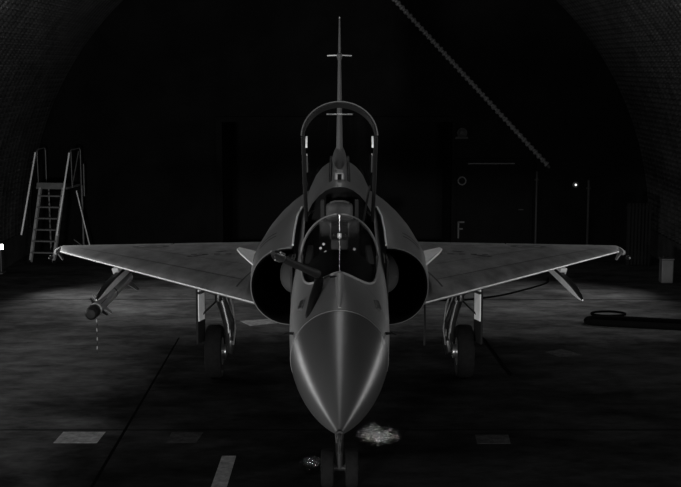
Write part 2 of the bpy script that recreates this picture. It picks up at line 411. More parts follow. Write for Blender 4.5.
# ---- intakes and flanks
IT = [ # y, inner x, inner top z, outer x, mid z, bottom z, exponent
 (4.50, .515, 2.43, .97, 2.0, 1.57, 2.2), (5.0, .515, 2.53, 1.0, 2.0, 1.52, 2.1), (5.5, .50, 2.63, 1.03, 2.0, 1.48, 1.75), (6.0, .455, 2.685, 1.05, 2.0, 1.45, 1.42),
 (6.5, .25, 2.71, 1.07, 1.98, 1.42, 1.36), (8.0, .0, 2.68, 1.07, 1.95, 1.35, 1.5), (10.5, .0, 2.55, .92, 1.85, 1.28, 1.9), (12.3, 0, 2.42, .66, 1.8, 1.22, 2.0), (13.1, 0, 2.34, .54, 1.8, 1.26, 2.0)]
def d_ring(y, row, sg, grow=0, yo=0):
    xi, zt, xo, zm, zb, ex = row
    xi += -grow * .0; xo += grow; zt += grow; zb -= grow
    pts = []
    for k in range(33):
        a = PI * k / 32; s_, c_ = math.sin(a), math.cos(a); e = 2 / ex if c_ > 0 else 2 / 2.1
        x = xi + (xo - xi) * (abs(s_) ** e); z = zm + ((zt - zm) if c_ > 0 else (zm - zb)) * math.copysign(abs(c_) ** e, c_)
        pts.append((sg * x, y + yo, z))
    for k in range(1, 8): pts.append((sg * xi, y + yo, lerp(zb, zt, k / 8)))
    return pts
for sg in (-1, 1):
    f = MB(); yy = [4.5 + .1 * i for i in range(6)] + [5.2, 5.4, 5.6, 5.8, 6.0, 6.2, 6.4, 6.7, 7.0, 7.5, 8.0, 8.7, 9.4, 10.1, 10.8, 11.5, 12.3, 13.1]
    lip = d_ring(4.49, IT[0][1:], sg, -.012)
    f.loft([lip] + [d_ring(y, smooth_interp(IT, y), sg) for y in yy], True, False, True)
    it = f.build('air_intake', M['paint'], JET)
    g = MB(); g.loft([d_ring(4.49, IT[0][1:], sg, -.012), d_ring(4.53, IT[0][1:], sg, -.035), d_ring(5.6, IT[0][1:], sg, -.06), d_ring(6.4, IT[0][1:], sg, -.10)], True, False, True)
    g.build('intake_duct', M['dark'], it)
    # half shock cone against the fuselage side
    g = MB(); rings = []
    for y, rr_ in ((4.28, .005), (4.5, .06), (4.75, .125), (4.95, .165), (5.2, .178), (5.5, .17)):
        rings.append([(sg * (.50 + rr_ * math.sin(a)), y, 2.03 + rr_ * 1.15 * math.cos(a)) for a in [PI * q / 16 for q in range(17)]])
    g.loft(rings, False, True, True).build('shock_cone', M['paint'], it)
    # white strip painting in the lit inner edge of the shoulder fairing
    MB().tube([(sg * .508, 4.55, 2.445), (sg * .505, 5.0, 2.545), (sg * .49, 5.5, 2.645), (sg * .45, 5.98, 2.70)], .011, 8).build('edge_highlight', M['white'], it)
    # strake
    MB().prism([(sg * .93, 4.75, 2.16), (sg * .95, 5.65, 2.19), (sg * 1.17, 5.6, 2.25), (sg * 1.19, 5.45, 2.255), (sg * 1.14, 5.25, 2.24)], (0, 0, .02)).build('strake', M['white'], it, smooth=False)
    # markings on the shoulder
    g = MB()
    for (yc, u0, u1) in ((4.95, .30, .50), (5.06, .28, .52)):
        row = smooth_interp(IT, yc); ring = d_ring(yc, row, sg, .003); ring2 = d_ring(yc + .03, smooth_interp(IT, yc + .03), sg, .003)
        k0, k1 = int(u0 * 16), int(u1 * 16) + 1
        g.loft([ring[k0:k1 + 1], ring2[k0:k1 + 1]], False)
    g.build('panel_marking', M['line'], it)

# ---- wings
def wing_z(x, y): return 1.69 - .038 * (y - 5.2) - .004 * (abs(x) - 1)
def le_y(x): return 5.2 + (x - 1) * 1.585
def te_y(x): return 12.0 - (x - 1) * .14
def airfoil(x, y0, y1, c0, c1, tc, n=14):
    ch = c1 - c0
    def th(u): return tc * 5 * ch * (.2969 * math.sqrt(u) - .126 * u - .3516 * u * u + .2843 * u**3 - .1015 * u**4)
    us = [lerp(y0, y1, .5 - .5 * math.cos(PI * k / n)) for k in range(n + 1)]
    top = [(y, th((y - c0) / ch)) for y in us]; bot = [(y, -th((y - c0) / ch)) for y in reversed(us)]
    return top, bot
def wing_ring(x, f0, f1, sg):
    c0, c1 = le_y(x), te_y(x)
    if x > 4.38: c0 += (x - 4.38) * 3.0
    tc = lerp(.036, .045, min(1, max(0, (x - 1) / 3.5)))
    top, bot = airfoil(x, lerp(c0, c1, f0), lerp(c0, c1, f1), c0, c1, tc)
    return [(sg * x, y, wing_z(x, y) + h) for y, h in top] + [(sg * x, y, wing_z(x, y) + h) for y, h in bot]
xs = [.90, 1.0, 1.4, 1.9, 2.4, 2.9, 3.4, 3.9, 4.2, 4.38, 4.48, 4.54]
for sg in (-1, 1):
    w = MB().loft([wing_ring(x, 0, .865, sg) for x in xs], True, True, True).build('wing', M['wing'], JET, angle=50)
    MB().loft([wing_ring(x, .872, 1, sg) for x in xs if .9 < x < 2.75] + [wing_ring(2.74, .872, 1, sg)], True, True, True).build('elevon', M['wing'], w)
    MB().loft([wing_ring(2.77, .872, 1, sg)] + [wing_ring(x, .872, 1, sg) for x in xs if 2.8 < x], True, True, True).build('elevon', M['wing'], w)
    MB().tube([(sg * x, le_y(x) + (max(0, x - 4.38) * 3.0) - .002, wing_z(x, le_y(x))) for x in (.98, 1.5, 2, 2.5, 3, 3.5, 4, 4.38)], .012, 8).build('leading_edge', M['edge'], w)
    def on_wing(x, y):
        c0, c1 = le_y(x), te_y(x); u = (y - c0) / (c1 - c0); tc = lerp(.036, .045, (x - 1) / 3.5)
        return wing_z(x, y) + tc * 5 * (c1 - c0) * (.2969 * math.sqrt(u) - .126 * u - .3516 * u * u + .2843 * u**3 - .1015 * u**4) + .004
    # roundel on the upper surface
    g = MB(); X, Y = 3.02, 10.95
    for r0, r1, mi in ((.0, .11, 0), (.115, .20, 1), (.205, .29, 0)):
        rr_ = []
        for q in range(33):
            a = q * 2 * PI / 32
            rr_.append([(sg * (X + k * math.cos(a)), Y + k * math.sin(a), on_wing(X + k * math.cos(a), min(Y + k * math.sin(a), 11.3))) for k in (r0, r1)])
        g.loft(rr_, False, mi=mi)
    g.build('roundel', [M['line'], M['wing']], w, smooth=False)
    # walkway and slat markings
    g = MB()
    def strip(pts, wd):
        for (xa, ya), (xb, yb) in zip(pts, pts[1:]):
            d = Vector((xb - xa, yb - ya)).normalized() * wd; nn = (-d.y, d.x); nseg = 6
            rr_ = []
            for k in range(nseg + 1):
                x_, y_ = lerp(xa, xb, k / nseg), lerp(ya, yb, k / nseg)
                rr_.append([(sg * (x_ + e * nn[0]), y_ + e * nn[1], on_wing(x_, y_)) for e in (-1, 1)])
            g.loft(rr_, False)
    for k in range(6): strip([(1.25 + k * .17, 9.35), (1.34 + k * .17, 9.35)], .035)
    strip([(1.95, 9.3), (2.2, 9.0)], .03); strip([(1.7, 9.9), (1.85, 9.7)], .04)
    strip([(1.12, 7.2), (1.24, 5.95)], .012); strip([(1.2, 6.4), (4.1, 10.75)], .010); strip([(1.3, 7.9), (3.2, 10.6)], .008)
    g.build('wing_marking', M['line'], w, smooth=False)
    # tip light fairing
    t_ = MB().tube([(sg * 4.47, 10.62, 1.43), (sg * 4.5, 10.8, 1.42), (sg * 4.51, 11.1, 1.42), (sg * 4.5, 11.5, 1.42)], [.012, .045, .05, .012], 10).build('tip_light', M['seam'], w)
    MB().prism([(sg * 4.46, 10.75, 1.42), (sg * 4.46, 10.95, 1.42), (sg * 4.40, 10.9, 1.30), (sg * 4.40, 10.82, 1.30)], (sg * .02, 0, 0)).build('tip_antenna', M['seam'], w, smooth=False)
    MB().lathe([(.0, 10.58), (.03, 10.62), (.035, 10.7), (.02, 10.76)], (sg * 4.56, 0, 1.36), n=12).build('tip_sensor', M['gear'], w)

# ---- fin
rings = []
def fin_ring(z):
    z = 2.9 + (z - 2.9) * .97; t_ = (z - 2.9) / 2.23; c0 = lerp(7.3, 12.15, t_); c1 = lerp(12.9, 13.25, t_); tk = lerp(.055, .014, t_); ch = c1 - c0
    top = []
    for k in range(13):
        u = .5 - .5 * math.cos(PI * k / 12); top.append((tk * (2.6 * math.sqrt(u) * (1 - u) ** .8 if u < .2 else 2.6 * math.sqrt(.2) * .8**.8 * (1 - (u - .2) / .8) ** .7), c0 + ch * u))
    return [(x, y, z) for x, y in top] + [(-x, y, z) for x, y in reversed(top[1:-1])]
fin = MB().loft([fin_ring(z) for z in (2.9, 3.3, 3.8, 4.3, 4.8, 5.1, 5.2)], True, True, True).build('tail_fin', M['fin'], JET, angle=60)
MB().tube([(0, 10.9, 4.40), (0, 11.2, 4.50), (0, 11.7, 4.52), (0, 12.3, 4.52)], [.01, .045, .05, .03], 12).build('fin_pod', M['paint'], fin)
for sg in (-1, 1):
    MB().prism([(sg * .02, 11.55, 4.52), (sg * .02, 11.8, 4.52), (sg * .20, 11.75, 4.515), (sg * .20, 11.65, 4.515)], (0, 0, .018)).build('fin_antenna', M['white'], fin, smooth=False)
MB().lathe([(.0, 10.82), (.022, 10.86), (.026, 10.95)], (0, 0, 4.56), n=12).build('fin_light', M['metal'], fin)
MB().box((0, 12.75, 5.15), (.02, .5, .05)).build('fin_cap', M['seam'], fin)

# ---- windshield
def arch_pt(phi, s_=1.0, dz=0): return Vector((.385 * s_ * math.sin(phi), ARCH, 2.43 + dz + .43 * s_ * math.cos(phi)))
def base_pt(phi):
    x = .385 * math.sin(phi); y = CK0 + (ARCH - CK0) * (1 - math.cos(phi)) ** BE; return Vector((x, y, fus_z(x, y) + .004))
g = MB(); rings = []; NP = 96
for i in range(33):
    t_ = i / 32; row = []
    for k in range(NP + 1):
        phi = lerp(-PI / 2, PI / 2, k / NP); p = base_pt(phi).lerp(arch_pt(phi), t_)
        p.z += .075 * math.sin(PI * t_) ** 1 * math.cos(phi) ** 1.2; p.x *= 1 + .05 * math.sin(PI * t_)
        row.append(p)
    rings.append(row)
ws = g.loft(rings, False).build('windshield', M['glass'], JET, recalc=True)
MB().tube([arch_pt(lerp(-PI / 2, PI / 2, k / 32), 1.02) for k in range(33)], .009, 8).build('windshield_arch', M['paint'], JET)
MB().tube([base_pt(lerp(-PI / 2, PI / 2, k / 40)) for k in range(41)], .012, 8).build('windshield_sill', M['seam'], JET)
# cockpit furniture
g = MB(); rings = []
for y, zt in ((2.95, 2.40), (3.1, 2.47), (3.45, 2.55), (3.6, 2.54)):
    hw = open_x(y) * .9; rings.append([(hw * math.cos(a), y, 2.28 + (zt - 2.28) * math.sin(a)) for a in [PI * q / 14 for q in range(15)]])
g.loft(rings, False, True, True).build('instrument_coaming', M['dark'], JET)
h = thing('head_up_display', (0, 3.5, 2.55), None, None, parent=JET)
MB().box((0, 3.48, 2.62), (.17, .22, .10)).build('projector', M['seat'], h, bevel=.015)
for sx in (-1, 1): MB().box((sx * .09, 3.52, 2.74), (.012, .05, .16)).build('bracket', M['seat'], h)
MB().box((0, 3.54, 2.76), (.17, .01, .15), Matrix.Rotation(-.6, 3, 'X')).build('combiner_glass', M['glass'], h)
MB().lathe([(.0, -.03), (.022, -.03), (.022, .02), (0, .02)], (0, 3.46, 2.70), 'z', 14).build('hud_glint', M['white'], h)  # disc coloured white to paint in the bright glint
s_ = thing('ejection_seat', (0, 4.6, 2.0), None, None, parent=JET)
MB().box((0, 4.45, 2.06), (.46, .45, .12)).build('cushion', M['seat'], s_, bevel=.03)
MB().box((0, 4.78, 2.38), (.44, .14, .62), Matrix.Rotation(-.25, 3, 'X')).build('backrest', M['seat'], s_, bevel=.03)
MB().box((0, 4.88, 2.76), (.30, .16, .22)).build('headrest', M['seat'], s_, bevel=.04)
MB().tube([(-.10, 4.80, 2.88), (-.05, 4.78, 2.90), (.05, 4.78, 2.90), (.10, 4.80, 2.88)], .012).build('firing_handle', M['seat'], s_)
for sx in (-1, 1): MB().box((sx * .19, 4.9, 2.55), (.04, .12, .7)).build('rail', M['black'], s_)
for sx, zz in ((-.19, 2.56), (-.14, 2.52), (-.16, 2.60), (.15, 2.55)):
    MB().lathe([(.0, -.02), (.013, -.02), (.013, .01), (0, .012)], (sx, 3.56, zz), 'y', 12).build('gauge', M['metal'], JET)
for sg in (-1, 1): MB().box((sg * .33, 4.6, 2.30), (.07, 1.6, .12)).build('side_console', M['seat'], JET, bevel=.01)

# ---- open canopy (hinged at its rear edge, raised)
HY, HZ, CL, ANG = 5.08, 2.62, 1.38, math.radians(48)
def cano(x, d, u):      # d = distance ahead of hinge, u = height above the rail
    return Vector((x, HY - d * math.cos(ANG) + u * math.sin(ANG), HZ + d * math.sin(ANG) + u * math.cos(ANG)))
g = MB(); rings = []
for i in range(13):
    t_ = i / 12; d = lerp(CL, .02, t_); hw = lerp(.375, .36, t_); hh = lerp(.48, .22, t_) + .05 * math.sin(PI * t_)
    rings.append([cano(hw * math.sin(a), d, hh * math.cos(a)) for a in [lerp(-PI / 2, PI / 2, q / 36) for q in range(37)]])
canopy = g.loft(rings, False).build('canopy', M['canopy_glass'], JET)
def arch_band(d, hw, hh, wd, th_):
    g = MB(); rr_ = []
    for q in range(37):
        a = lerp(-PI / 2, PI / 2, q / 36); sn, cs = math.sin(a), math.cos(a)
        rr_.append([cano((hw + e) * sn, dd, (hh + e) * cs) for e, dd in ((-.004, d), (th_, d), (th_, d - wd), (-.004, d - wd))])
    return g.loft(rr_, True, True, True)
arch_band(CL + .02, .375, .48, .07, .022).build('canopy_bow', M['black'], canopy)
MB().tube([cano(.397 * math.sin(a), CL + .02, .502 * math.cos(a)) for a in [lerp(-PI / 2, PI / 2, q / 36) for q in range(37)]], .007, 6).build('bow_edge', M['paint'], canopy)
arch_band(.05, .36, .225, .06, .02).build('canopy_bow', M['black'], canopy)
for sg in (-1, 1):
    MB().tube([cano(sg * .378, CL + .02, -.02), cano(sg * .378, CL * .5, -.025), cano(sg * .37, 0, -.02)], .022, 8).build('canopy_rail', M['black'], canopy)
    MB().box(cano(sg * .345, CL - .05, -.03), (.02, .05, .12), Matrix.Rotation(-ANG, 3, 'X')).build('canopy_latch', M['white'], canopy)
    MB().box(cano(sg * .345, CL - .40, .0), (.014, .26, .03), Matrix.Rotation(-ANG, 3, 'X')).build('canopy_handle', M['metal'], canopy)
MB().tube([cano(x, CL - .1, .43) for x in (-.14, 0, .14)], .006, 8).build('canopy_mirror', M['metal'], canopy)
MB().tube([(0.2, 4.95, 2.3), cano(.33, .62, .0)], .012, 8).build('canopy_strut', M['black'], JET)

# ---- refuelling probe
pr = MB().tube([(-.27, 1.75, 2.10), (-.27, 1.95, 2.19), (-.235, 2.25, 2.29), (-.20, 2.5, 2.36), (-.19, 2.6, 2.41), (-.21, 2.52, 2.47), (-.29, 2.2, 2.56), (-.40, 1.8, 2.68), (-.49, 1.5, 2.78)],
  [.01, .035, .042, .045, .045, .040, .035, .033, .032], 14).build('refuelling_probe', M['black'], JET, angle=60)
MB().tube([(-.485, 1.52, 2.775), (-.50, 1.46, 2.79), (-.525, 1.38, 2.82), (-.55, 1.30, 2.845)], [.034, .048, .046, .022], 12).build('probe_nozzle', M['gear'], pr)
for a in range(3):
    q = a * 2.1 + .4; MB().tube([(-.50 + .045 * math.cos(q), 1.44, 2.80 + .045 * math.sin(q)), (-.53 + .045 * math.cos(q), 1.33, 2.83 + .045 * math.sin(q))], .008, 6).build('probe_latch', M['metal'], pr)
# ---- small nose details
MB().box((-.055, 2.62, 2.425), (.075, .05, .012), Matrix.Rotation(-.12, 3, 'Y')).build('nose_slot', M['dark'], JET)
MB().tube([(0, 1.80, 2.292), (0, 2.2, 2.358), (0, 2.7, 2.44)], [.012, .034, .042], 10, flat=.3).build('nose_reflection', M['seam'], JET)  # pale strip painting in the overhead light's reflection on the nose
for sg in (-1, 1):
    MB().tube([(sg * .35, 2.40, fus_z(.35, 2.40)), (sg * .33, 2.62, fus_z(.33, 2.62))], .04, 10, flat=.4).build('side_vent', M['line'], JET)
    MB().tube([(sg * .41, 2.0, fus_z(.41, 2.0)), (sg * .47, 1.97, fus_z(.41, 2.0) + .01), (sg * .50, 1.9, fus_z(.41, 2.0) + .01)], [.014, .010, .005], 8).build('airflow_vane', M['black'], JET)
    MB().box((sg * .505, 4.3, 2.1), (.02, .5, .5)).build('splitter_plate', M['black'], JET)

# ---- landing gear
def wheel(cx, cy, cz, rad, wd, sg, parent):
    prof = [(rad * .55, -wd * .45), (rad * .80, -wd * .5), (rad * .94, -wd * .46), (rad, -wd * .28), (rad, wd * .28), (rad * .94, wd * .46), (rad * .80, wd * .5), (rad * .55, wd * .45)]
    t_ = MB().lathe(prof, (cx, cy, cz), 'x', 36).build('tyre', M['tyre'], parent)
    MB().lathe([(.03, -wd * .52), (rad * .3, -wd * .49), (rad * .50, -wd * .46), (rad * .54, -wd * .44), (rad * .54, wd * .44), (rad * .5, wd * .46), (rad * .3, wd * .49), (.03, wd * .52)], (cx, cy, cz), 'x', 24).build('hub', M['metal'], t_)
for sg in (-1, 1):
    gx = 1.76; gy = 8.42
    G = thing('main_gear', (sg * gx, gy, 0), None, None, parent=JET)
    wheel(sg * gx, gy, .375, .375, .235, sg, G)
    MB().tube([(sg * 1.76, 8.58, 1.52), (sg * 1.70, 8.54, 1.25), (sg * 1.62, 8.50, .98), (sg * 1.565, 8.46, .75), (sg * 1.55, 8.44, .55)], [.10, .10, .085, .075, .07], 16).build('strut', M['gear'], G)
    MB().tube([(sg * 1.555, 8.46, .80), (sg * 1.53, 8.42, .52), (sg * 1.55, 8.42, .375), (sg * 1.68, 8.42, .375)], [.05, .075, .07, .05], 12).build('axle_fork', M['gear'], G)
    MB().tube([(sg * 1.59, 8.36, 1.08), (sg * 1.49, 8.24, .84), (sg * 1.52, 8.34, .55)], [.022, .03, .022], 8).build('torque_link', M['gear'], G)
    MB().tube([(sg * 1.95, 8.3, 1.30), (sg * 1.66, 8.46, 1.16)], .022, 8).build('side_brace', M['gear'], G)
    MB().tube([(sg * 1.66, 8.46, 1.16), (sg * 1.93, 8.2, .92)], .014, 8).build('side_brace', M['gear'], G)
    MB().lathe([(.02, -.12), (.05, -.12), (.055, .10), (.03, .14)], (sg * 1.70, 8.40, 1.22), 'z', 12).build('actuator', M['gear'], G)
    MB().tube([(sg * 1.60, 8.40, 1.38), (sg * 1.50, 8.36, 1.05), (sg * 1.46, 8.34, .72), (sg * 1.49, 8.35, .48)], .012, 8).build('brake_hose', M['metal'], G)
    MB().tube([(sg * 1.64, 8.42, 1.35), (sg * 1.57, 8.39, 1.1), (sg * 1.50, 8.36, .9), (sg * 1.50, 8.36, .6)], .010, 8).build('brake_hose', M['metal'], G)
    MB().lathe([(.0, -.03), (.10, -.03), (.10, .02), (.06, .035)], (sg * 1.625, gy, .375), 'x', 20).build('brake_disc', M['metal'], G)
    R = Matrix.Rotation(sg * .30, 3, 'Z')
    d = MB().box((sg * 1.93, 8.2, 1.02), (.03, .26, .95), R).build('gear_door', M['black'], G, bevel=.008)
    MB().box(Vector((sg * 1.93, 8.2, 1.17)) + R @ Vector((-sg * .022, -.02, 0)), (.012, .20, .60), R).build('door_liner', M['white'], d)
    MB().box(Vector((sg * 1.93, 8.2, 1.27)) + R @ Vector((-sg * .035, -.02, 0)), (.03, .22, .035), R).build('door_hinge', M['gear'], d)
N = thing('nose_gear', (0, 3.75, 0), None, None, parent=JET)
for sg in (-1, 1): wheel(sg * .127, 3.75, .2, .2, .135, sg, N)
MB().tube([(0, 3.8, 1.35), (0, 3.78, .8), (0, 3.75, .35), (0, 3.75, .2)], [.06, .055, .04, .035], 12).build('strut', M['gear'], N)
MB().tube([(-.06, 3.75, .2), (.06, 3.75, .2)], .03, 10).build('axle', M['gear'], N)
MB().tube([(0, 3.70, .75), (0, 3.58, .56), (0, 3.68, .38)], .02, 8).build('torque_link', M['metal'], N)
for sg in (-1, 1):
    MB().lathe([(.0, .04), (.03, .04), (.045, 0), (.04, -.005), (0, .0)], (sg * .09, 3.62, .72), 'y', 14).build('landing_light', M['gear'], N)
    MB().box((sg * .20, 4.1, 1.05), (.015, .7, .32), Matrix.Rotation(sg * .2, 3, 'Y')).build('gear_door', M['black'], N)
MB().tube([(-.03, 3.66, .5), (-.05, 3.6, .7), (-.03, 3.66, .95)], .008, 6).build('brake_hose', M['metal'], N)
# bonding strap below the right wing root
MB().tube([(.985, 5.3, 1.70), (.988, 5.3, 1.4), (.985, 5.32, 1.16)], .012, 6).build('hanging_strap', M['black'], JET)

# ---- pylons and launch rails
for sg in (-1, 1):
    X = sg * 3.12
    py = MB().prism([(X, 8.62, 1.44), (X, 10.4, 1.38), (X, 10.4, 1.47), (X, 8.50, 1.54)], (sg * .09, 0, 0)).build('wing_pylon', M['rail'], JET, smooth=False, bevel=.01)
    g = MB(); rings = []
    for y, hw, zt, zb in ((7.0, .008, 1.385, 1.365), (7.12, .03, 1.41, 1.362), (7.5, .046, 1.455, 1.36), (8.2, .05, 1.475, 1.36), (9.7, .05, 1.46, 1.355)):
        rings.append([(X + sg * .02 + x, y, z) for x, z in ((-hw, zb), (-hw, zt - .02), (-hw * .6, zt), (hw * .6, zt), (hw, zt - .02), (hw, zb))])
    g.loft(rings, True, True, True, [1 if k % 6 in (1, 2, 3) else 0 for k in range(6 * (len(rings) - 1))] + [0, 0]).build('launch_rail', [M['rail'], M['black']], py, angle=30)

# ---- the missile under the left rail
mx, mz = -3.13, 1.275
ms = thing('air_to_air_missile', (mx, 6.6, mz), 'pale slim missile with a capped dark nose under the left wing', 'missile')
MB().lathe([(.0785, 6.78), (.0785, 9.35), (.06, 9.36), (.05, 9.30)], (mx, 0, mz), n=28).build('body', M['missile'], ms)
cap = MB().lathe([(.0, 6.56), (.055, 6.57), (.082, 6.61), (.085, 6.80), (.080, 6.81)], (mx, 0, mz), n=28).build('seeker_cover', M['black'], ms)
MB().lathe([(.080, 6.81), (.083, 6.83), (.083, 6.88), (.079, 6.89)], (mx, 0, mz), n=28).build('collar', M['white'], ms)
MB().lathe([(.079, 8.02), (.081, 8.03), (.081, 8.06), (.079, 8.07)], (mx, 0, mz), n=28).build('joint_ring', M['black'], ms)
for k in range(4):
    a = PI / 4 + k * PI / 2; c_, s2 = math.cos(a), math.sin(a); pr_ = Vector((-s2, 0, c_)) * .008
    for y0, y1, h_, nm in ((6.98, 7.12, .09, 'canard'), (7.18, 7.34, .11, 'steering_fin'), (9.02, 9.33, .17, 'tail_fin')):
        q = lambda y, rr_: Vector((mx + rr_ * c_, y, mz + rr_ * s2)) - pr_ / 2
        if s2 > 0 and nm == 'tail_fin': h_ = .10
        if s2 > 0 and nm != 'tail_fin': h_ *= .8
        MB().prism([q(y0, .075), q(y1, .075), q(y1, .075 + h_), q(lerp(y0, y1, .55), .075 + h_)], pr_).build(nm, M['missile'] if nm != 'canard' else M['black'], ms, smooth=False)
st = MB()
for k in range(8):
    z0 = mz - .085 - k * .058; st.box((mx + .05 + .004 * math.sin(k * 1.7), 6.68, z0 - .024), (.014, .004, .040), Matrix.Rotation(.1 * math.sin(k * 2.3), 3, 'Y'), mi=k % 2)
st.build('warning_streamer', [M['band'], M['black']], cap, smooth=False)

# ================================================================ ACCESS STAND
AS = thing('access_stand', (-6.6, 19.2, 0), 'steel maintenance steps with tall handrails at the left wall', 'steps')
xl, xr = -6.90, -6.36; yb, yt, ph = 18.75, 19.50, 1.60
for x in (xl, xr):
    MB().box((x, (yb + yt) / 2, ph / 2), (.05, .09, math.hypot(yt - yb, ph) * .99), Matrix.Rotation(-math.atan2(yt - yb, ph), 3, 'X')).build('stringer', M['steel'], AS, smooth=False)
for k in range(6):
    t_ = (k + .9) / 6.6; MB().box(((xl + xr) / 2, lerp(yb, yt, t_), ph * t_), (xr - xl, .17, .03)).build('step', M['step'], AS, smooth=False)
MB().box(((xl + xr) / 2, 19.9, ph), (xr - xl + .2, .85, .05)).build('platform', M['step'], AS, smooth=False)
MB().box(((xl + xr) / 2, 19.47, ph + .05), (xr - xl + .15, .03, .14)).build('toe_board', M['step'], AS, smooth=False)
for x, x2 in ((-7.0, -7.04), (-6.20, -6.20)):
    MB().tube([(x - (.08 if x < -6.6 else .06), 18.72, .62), (x, 19.45, 2.30), (x, 19.50, 2.40)], .019, 8).build('handrail', M['handrail'], AS)
    MB().tube([(x, 19.50, 2.40), (x + .01, 19.6, 2.46), (x2 + .02, 20.1, 2.47), (x2 + .03, 20.15, 2.42)], .014, 8).build('handrail', M['step'], AS)
    MB().tube([(x2 + .03, 20.15, 2.42), (x2 + .03, 20.15, ph)], .013, 8).build('guard_post', M['step'], AS)
    MB().tube([(x + .01, 19.58, 2.45), (x + .02, 19.58, ph)], .011, 8).build('guard_post', M['step'], AS)
    MB().tube([(x + .02, 20.2, ph), (x + .03, 20.2, .07)], .022, 8).build('rear_leg', M['step'], AS)
MB().tube([(-6.12, 20.2, ph + .5), (-6.12, 20.2, ph - .25)], .015, 8).build('guard_post', M['step'], AS)
MB().tube([(-6.2, 19.62, ph), (-6.2, 20.12, 2.4)], .012, 8).build('cross_brace', M['step'], AS)
MB().tube([(-6.22, 19.95, ph - .1), (-5.92, 20.0, .06)], .016, 8).build('outrigger', M['steel'], AS)
MB().tube([(-6.33, 20.0, .35), (-5.95, 20.0, .08)], .012, 8).build('outrigger', M['step'], AS)
for x, y in ((-6.93, 20.2), (-6.23, 20.2), (-6.93, 18.78), (-6.33, 18.78)):
    if y > 19: MB().lathe([(.02, -.025), (.07, -.025), (.07, .025), (.02, .025)], (x, y, .07), 'x', 18).build('caster', M['tyre'], AS)
    else: MB().box((x, y, .03), (.09, .14, .06)).build('foot_pad', M['tyre'], AS)

AS.rotation_euler.z = -.14; AS.location.x += .06
# ================================================================ SMALL THINGS
def floodlight(x, y, z, yaw, label):
    o = thing('work_light', (x, y, 0), label, 'lamp')
    R = Matrix.Rotation(yaw, 3, 'Z') @ Matrix.Rotation(-.25, 3, 'X')
    p = Vector((x, y, z))
    MB().box(p, (.14, .08, .14), R).build('housing', M['housing'], o, bevel=.015)
    MB().box(p + R @ Vector((0, -.045, 0)), (.12, .012, .11), R).build('lamp_face', M['lamp'], o, smooth=False)
    MB().tube([(x, y + .04, .03), (x, y + .04, z - .08)], .018, 8).build('stand', M['housing'], o)
    MB().box((x, y + .04, .015), (.13, .3, .03)).build('base', M['housing'], o, bevel=.005)
    return p, R
floodlight(-7.165, 17.3, .56, .55, 'bright white work light on the floor by the left kerb')
o = thing('metal_bin', (6.62, 16.2, 0), 'pale grey upright metal canister standing by the right kerb', 'canister')
MB().box((6.62, 16.2, .24), (.24, .24, .48)).build('body', M['bin'], o, bevel=.02)
MB().box((6.62, 16.2, .49), (.26, .26, .025)).build('lid', M['bin'], o, bevel=.008)
MB().tube([(6.55, 16.2, .50), (6.56, 16.2, .545), (6.68, 16.2, .545), (6.69, 16.2, .50)], .009, 8).build('handle', M['gear'], o)
o = thing('slatted_rack', (6.52, 18.2, 0), 'dim slatted rack standing against the right kerb', 'rack')
for k in range(7): MB().box((6.30 + k * .075, 18.2, .72), (.045, .03, 1.36)).build('slat', M['trim2'], o, smooth=False)
for z in (.2, 1.3): MB().box((6.52, 18.235, z), (.56, .03, .06)).build('crossbar', M['trim2'], o, smooth=False)
for x in (6.28, 6.76): MB().box((x, 18.24, .7), (.04, .06, 1.4)).build('upright', M['trim2'], o, smooth=False)
# floor hose, drain ring and cables
pts = []
ctrl = [(7.0, 11.25), (6.2, 11.45), (5.4, 11.65), (4.7, 11.85), (4.35, 11.95), (4.22, 12.08), (4.32, 12.25), (4.6, 12.28), (5.2, 12.12), (5.8, 11.95), (6.5, 11.7), (7.05, 11.5)]
def catmull(c, n=10):
    out = []
    for i in range(len(c) - 1):
        p0, p1, p2, p3 = [Vector((*c[max(0, min(len(c) - 1, k))], 0)) for k in (i - 1, i, i + 1, i + 2)]
        for j in range(n):
            t = j / n; out.append(.5 * ((2 * p1) + (-p0 + p2) * t + (2 * p0 - 5 * p1 + 4 * p2 - p3) * t * t + (-p0 + 3 * p1 - 3 * p2 + p3) * t**3))
    out.append(Vector((*c[-1], 0))); return out
def floor_tube(name, ctrl, r, m, label, cat):
    return tag(MB().tube([p + Vector((0, 0, r)) for p in catmull(ctrl)], r, 8).build(name, m), label, cat)
floor_tube('floor_hose', ctrl, .055, M['rubber'], 'thick black hose doubled back on the floor at the right', 'hose')
floor_tube('cable_loop', [(4.76 + .3 * math.cos(k * PI / 8), 12.9 + .2 * math.sin(k * PI / 8)) for k in range(16)] + [(5.05, 12.9)], .018, M['rubber'], 'small black cable ring lying on the floor beyond the hose', 'cable')
floor_tube('floor_cable', [(4.3, 16.6), (4.15, 16.0), (3.55, 15.2), (3.0, 14.6), (2.3, 14.2), (1.7, 14.2)], .018, M['rubber'], 'thin black cable curving along the floor behind the right rail', 'cable')
floor_tube('tether_rope', [(2.2, 11.4), (2.33, 10.8), (2.38, 9.9), (2.42, 8.95), (2.46, 8.5)], .012, M['rubber'], 'thin dark rope on the floor beside the right main wheel', 'rope')
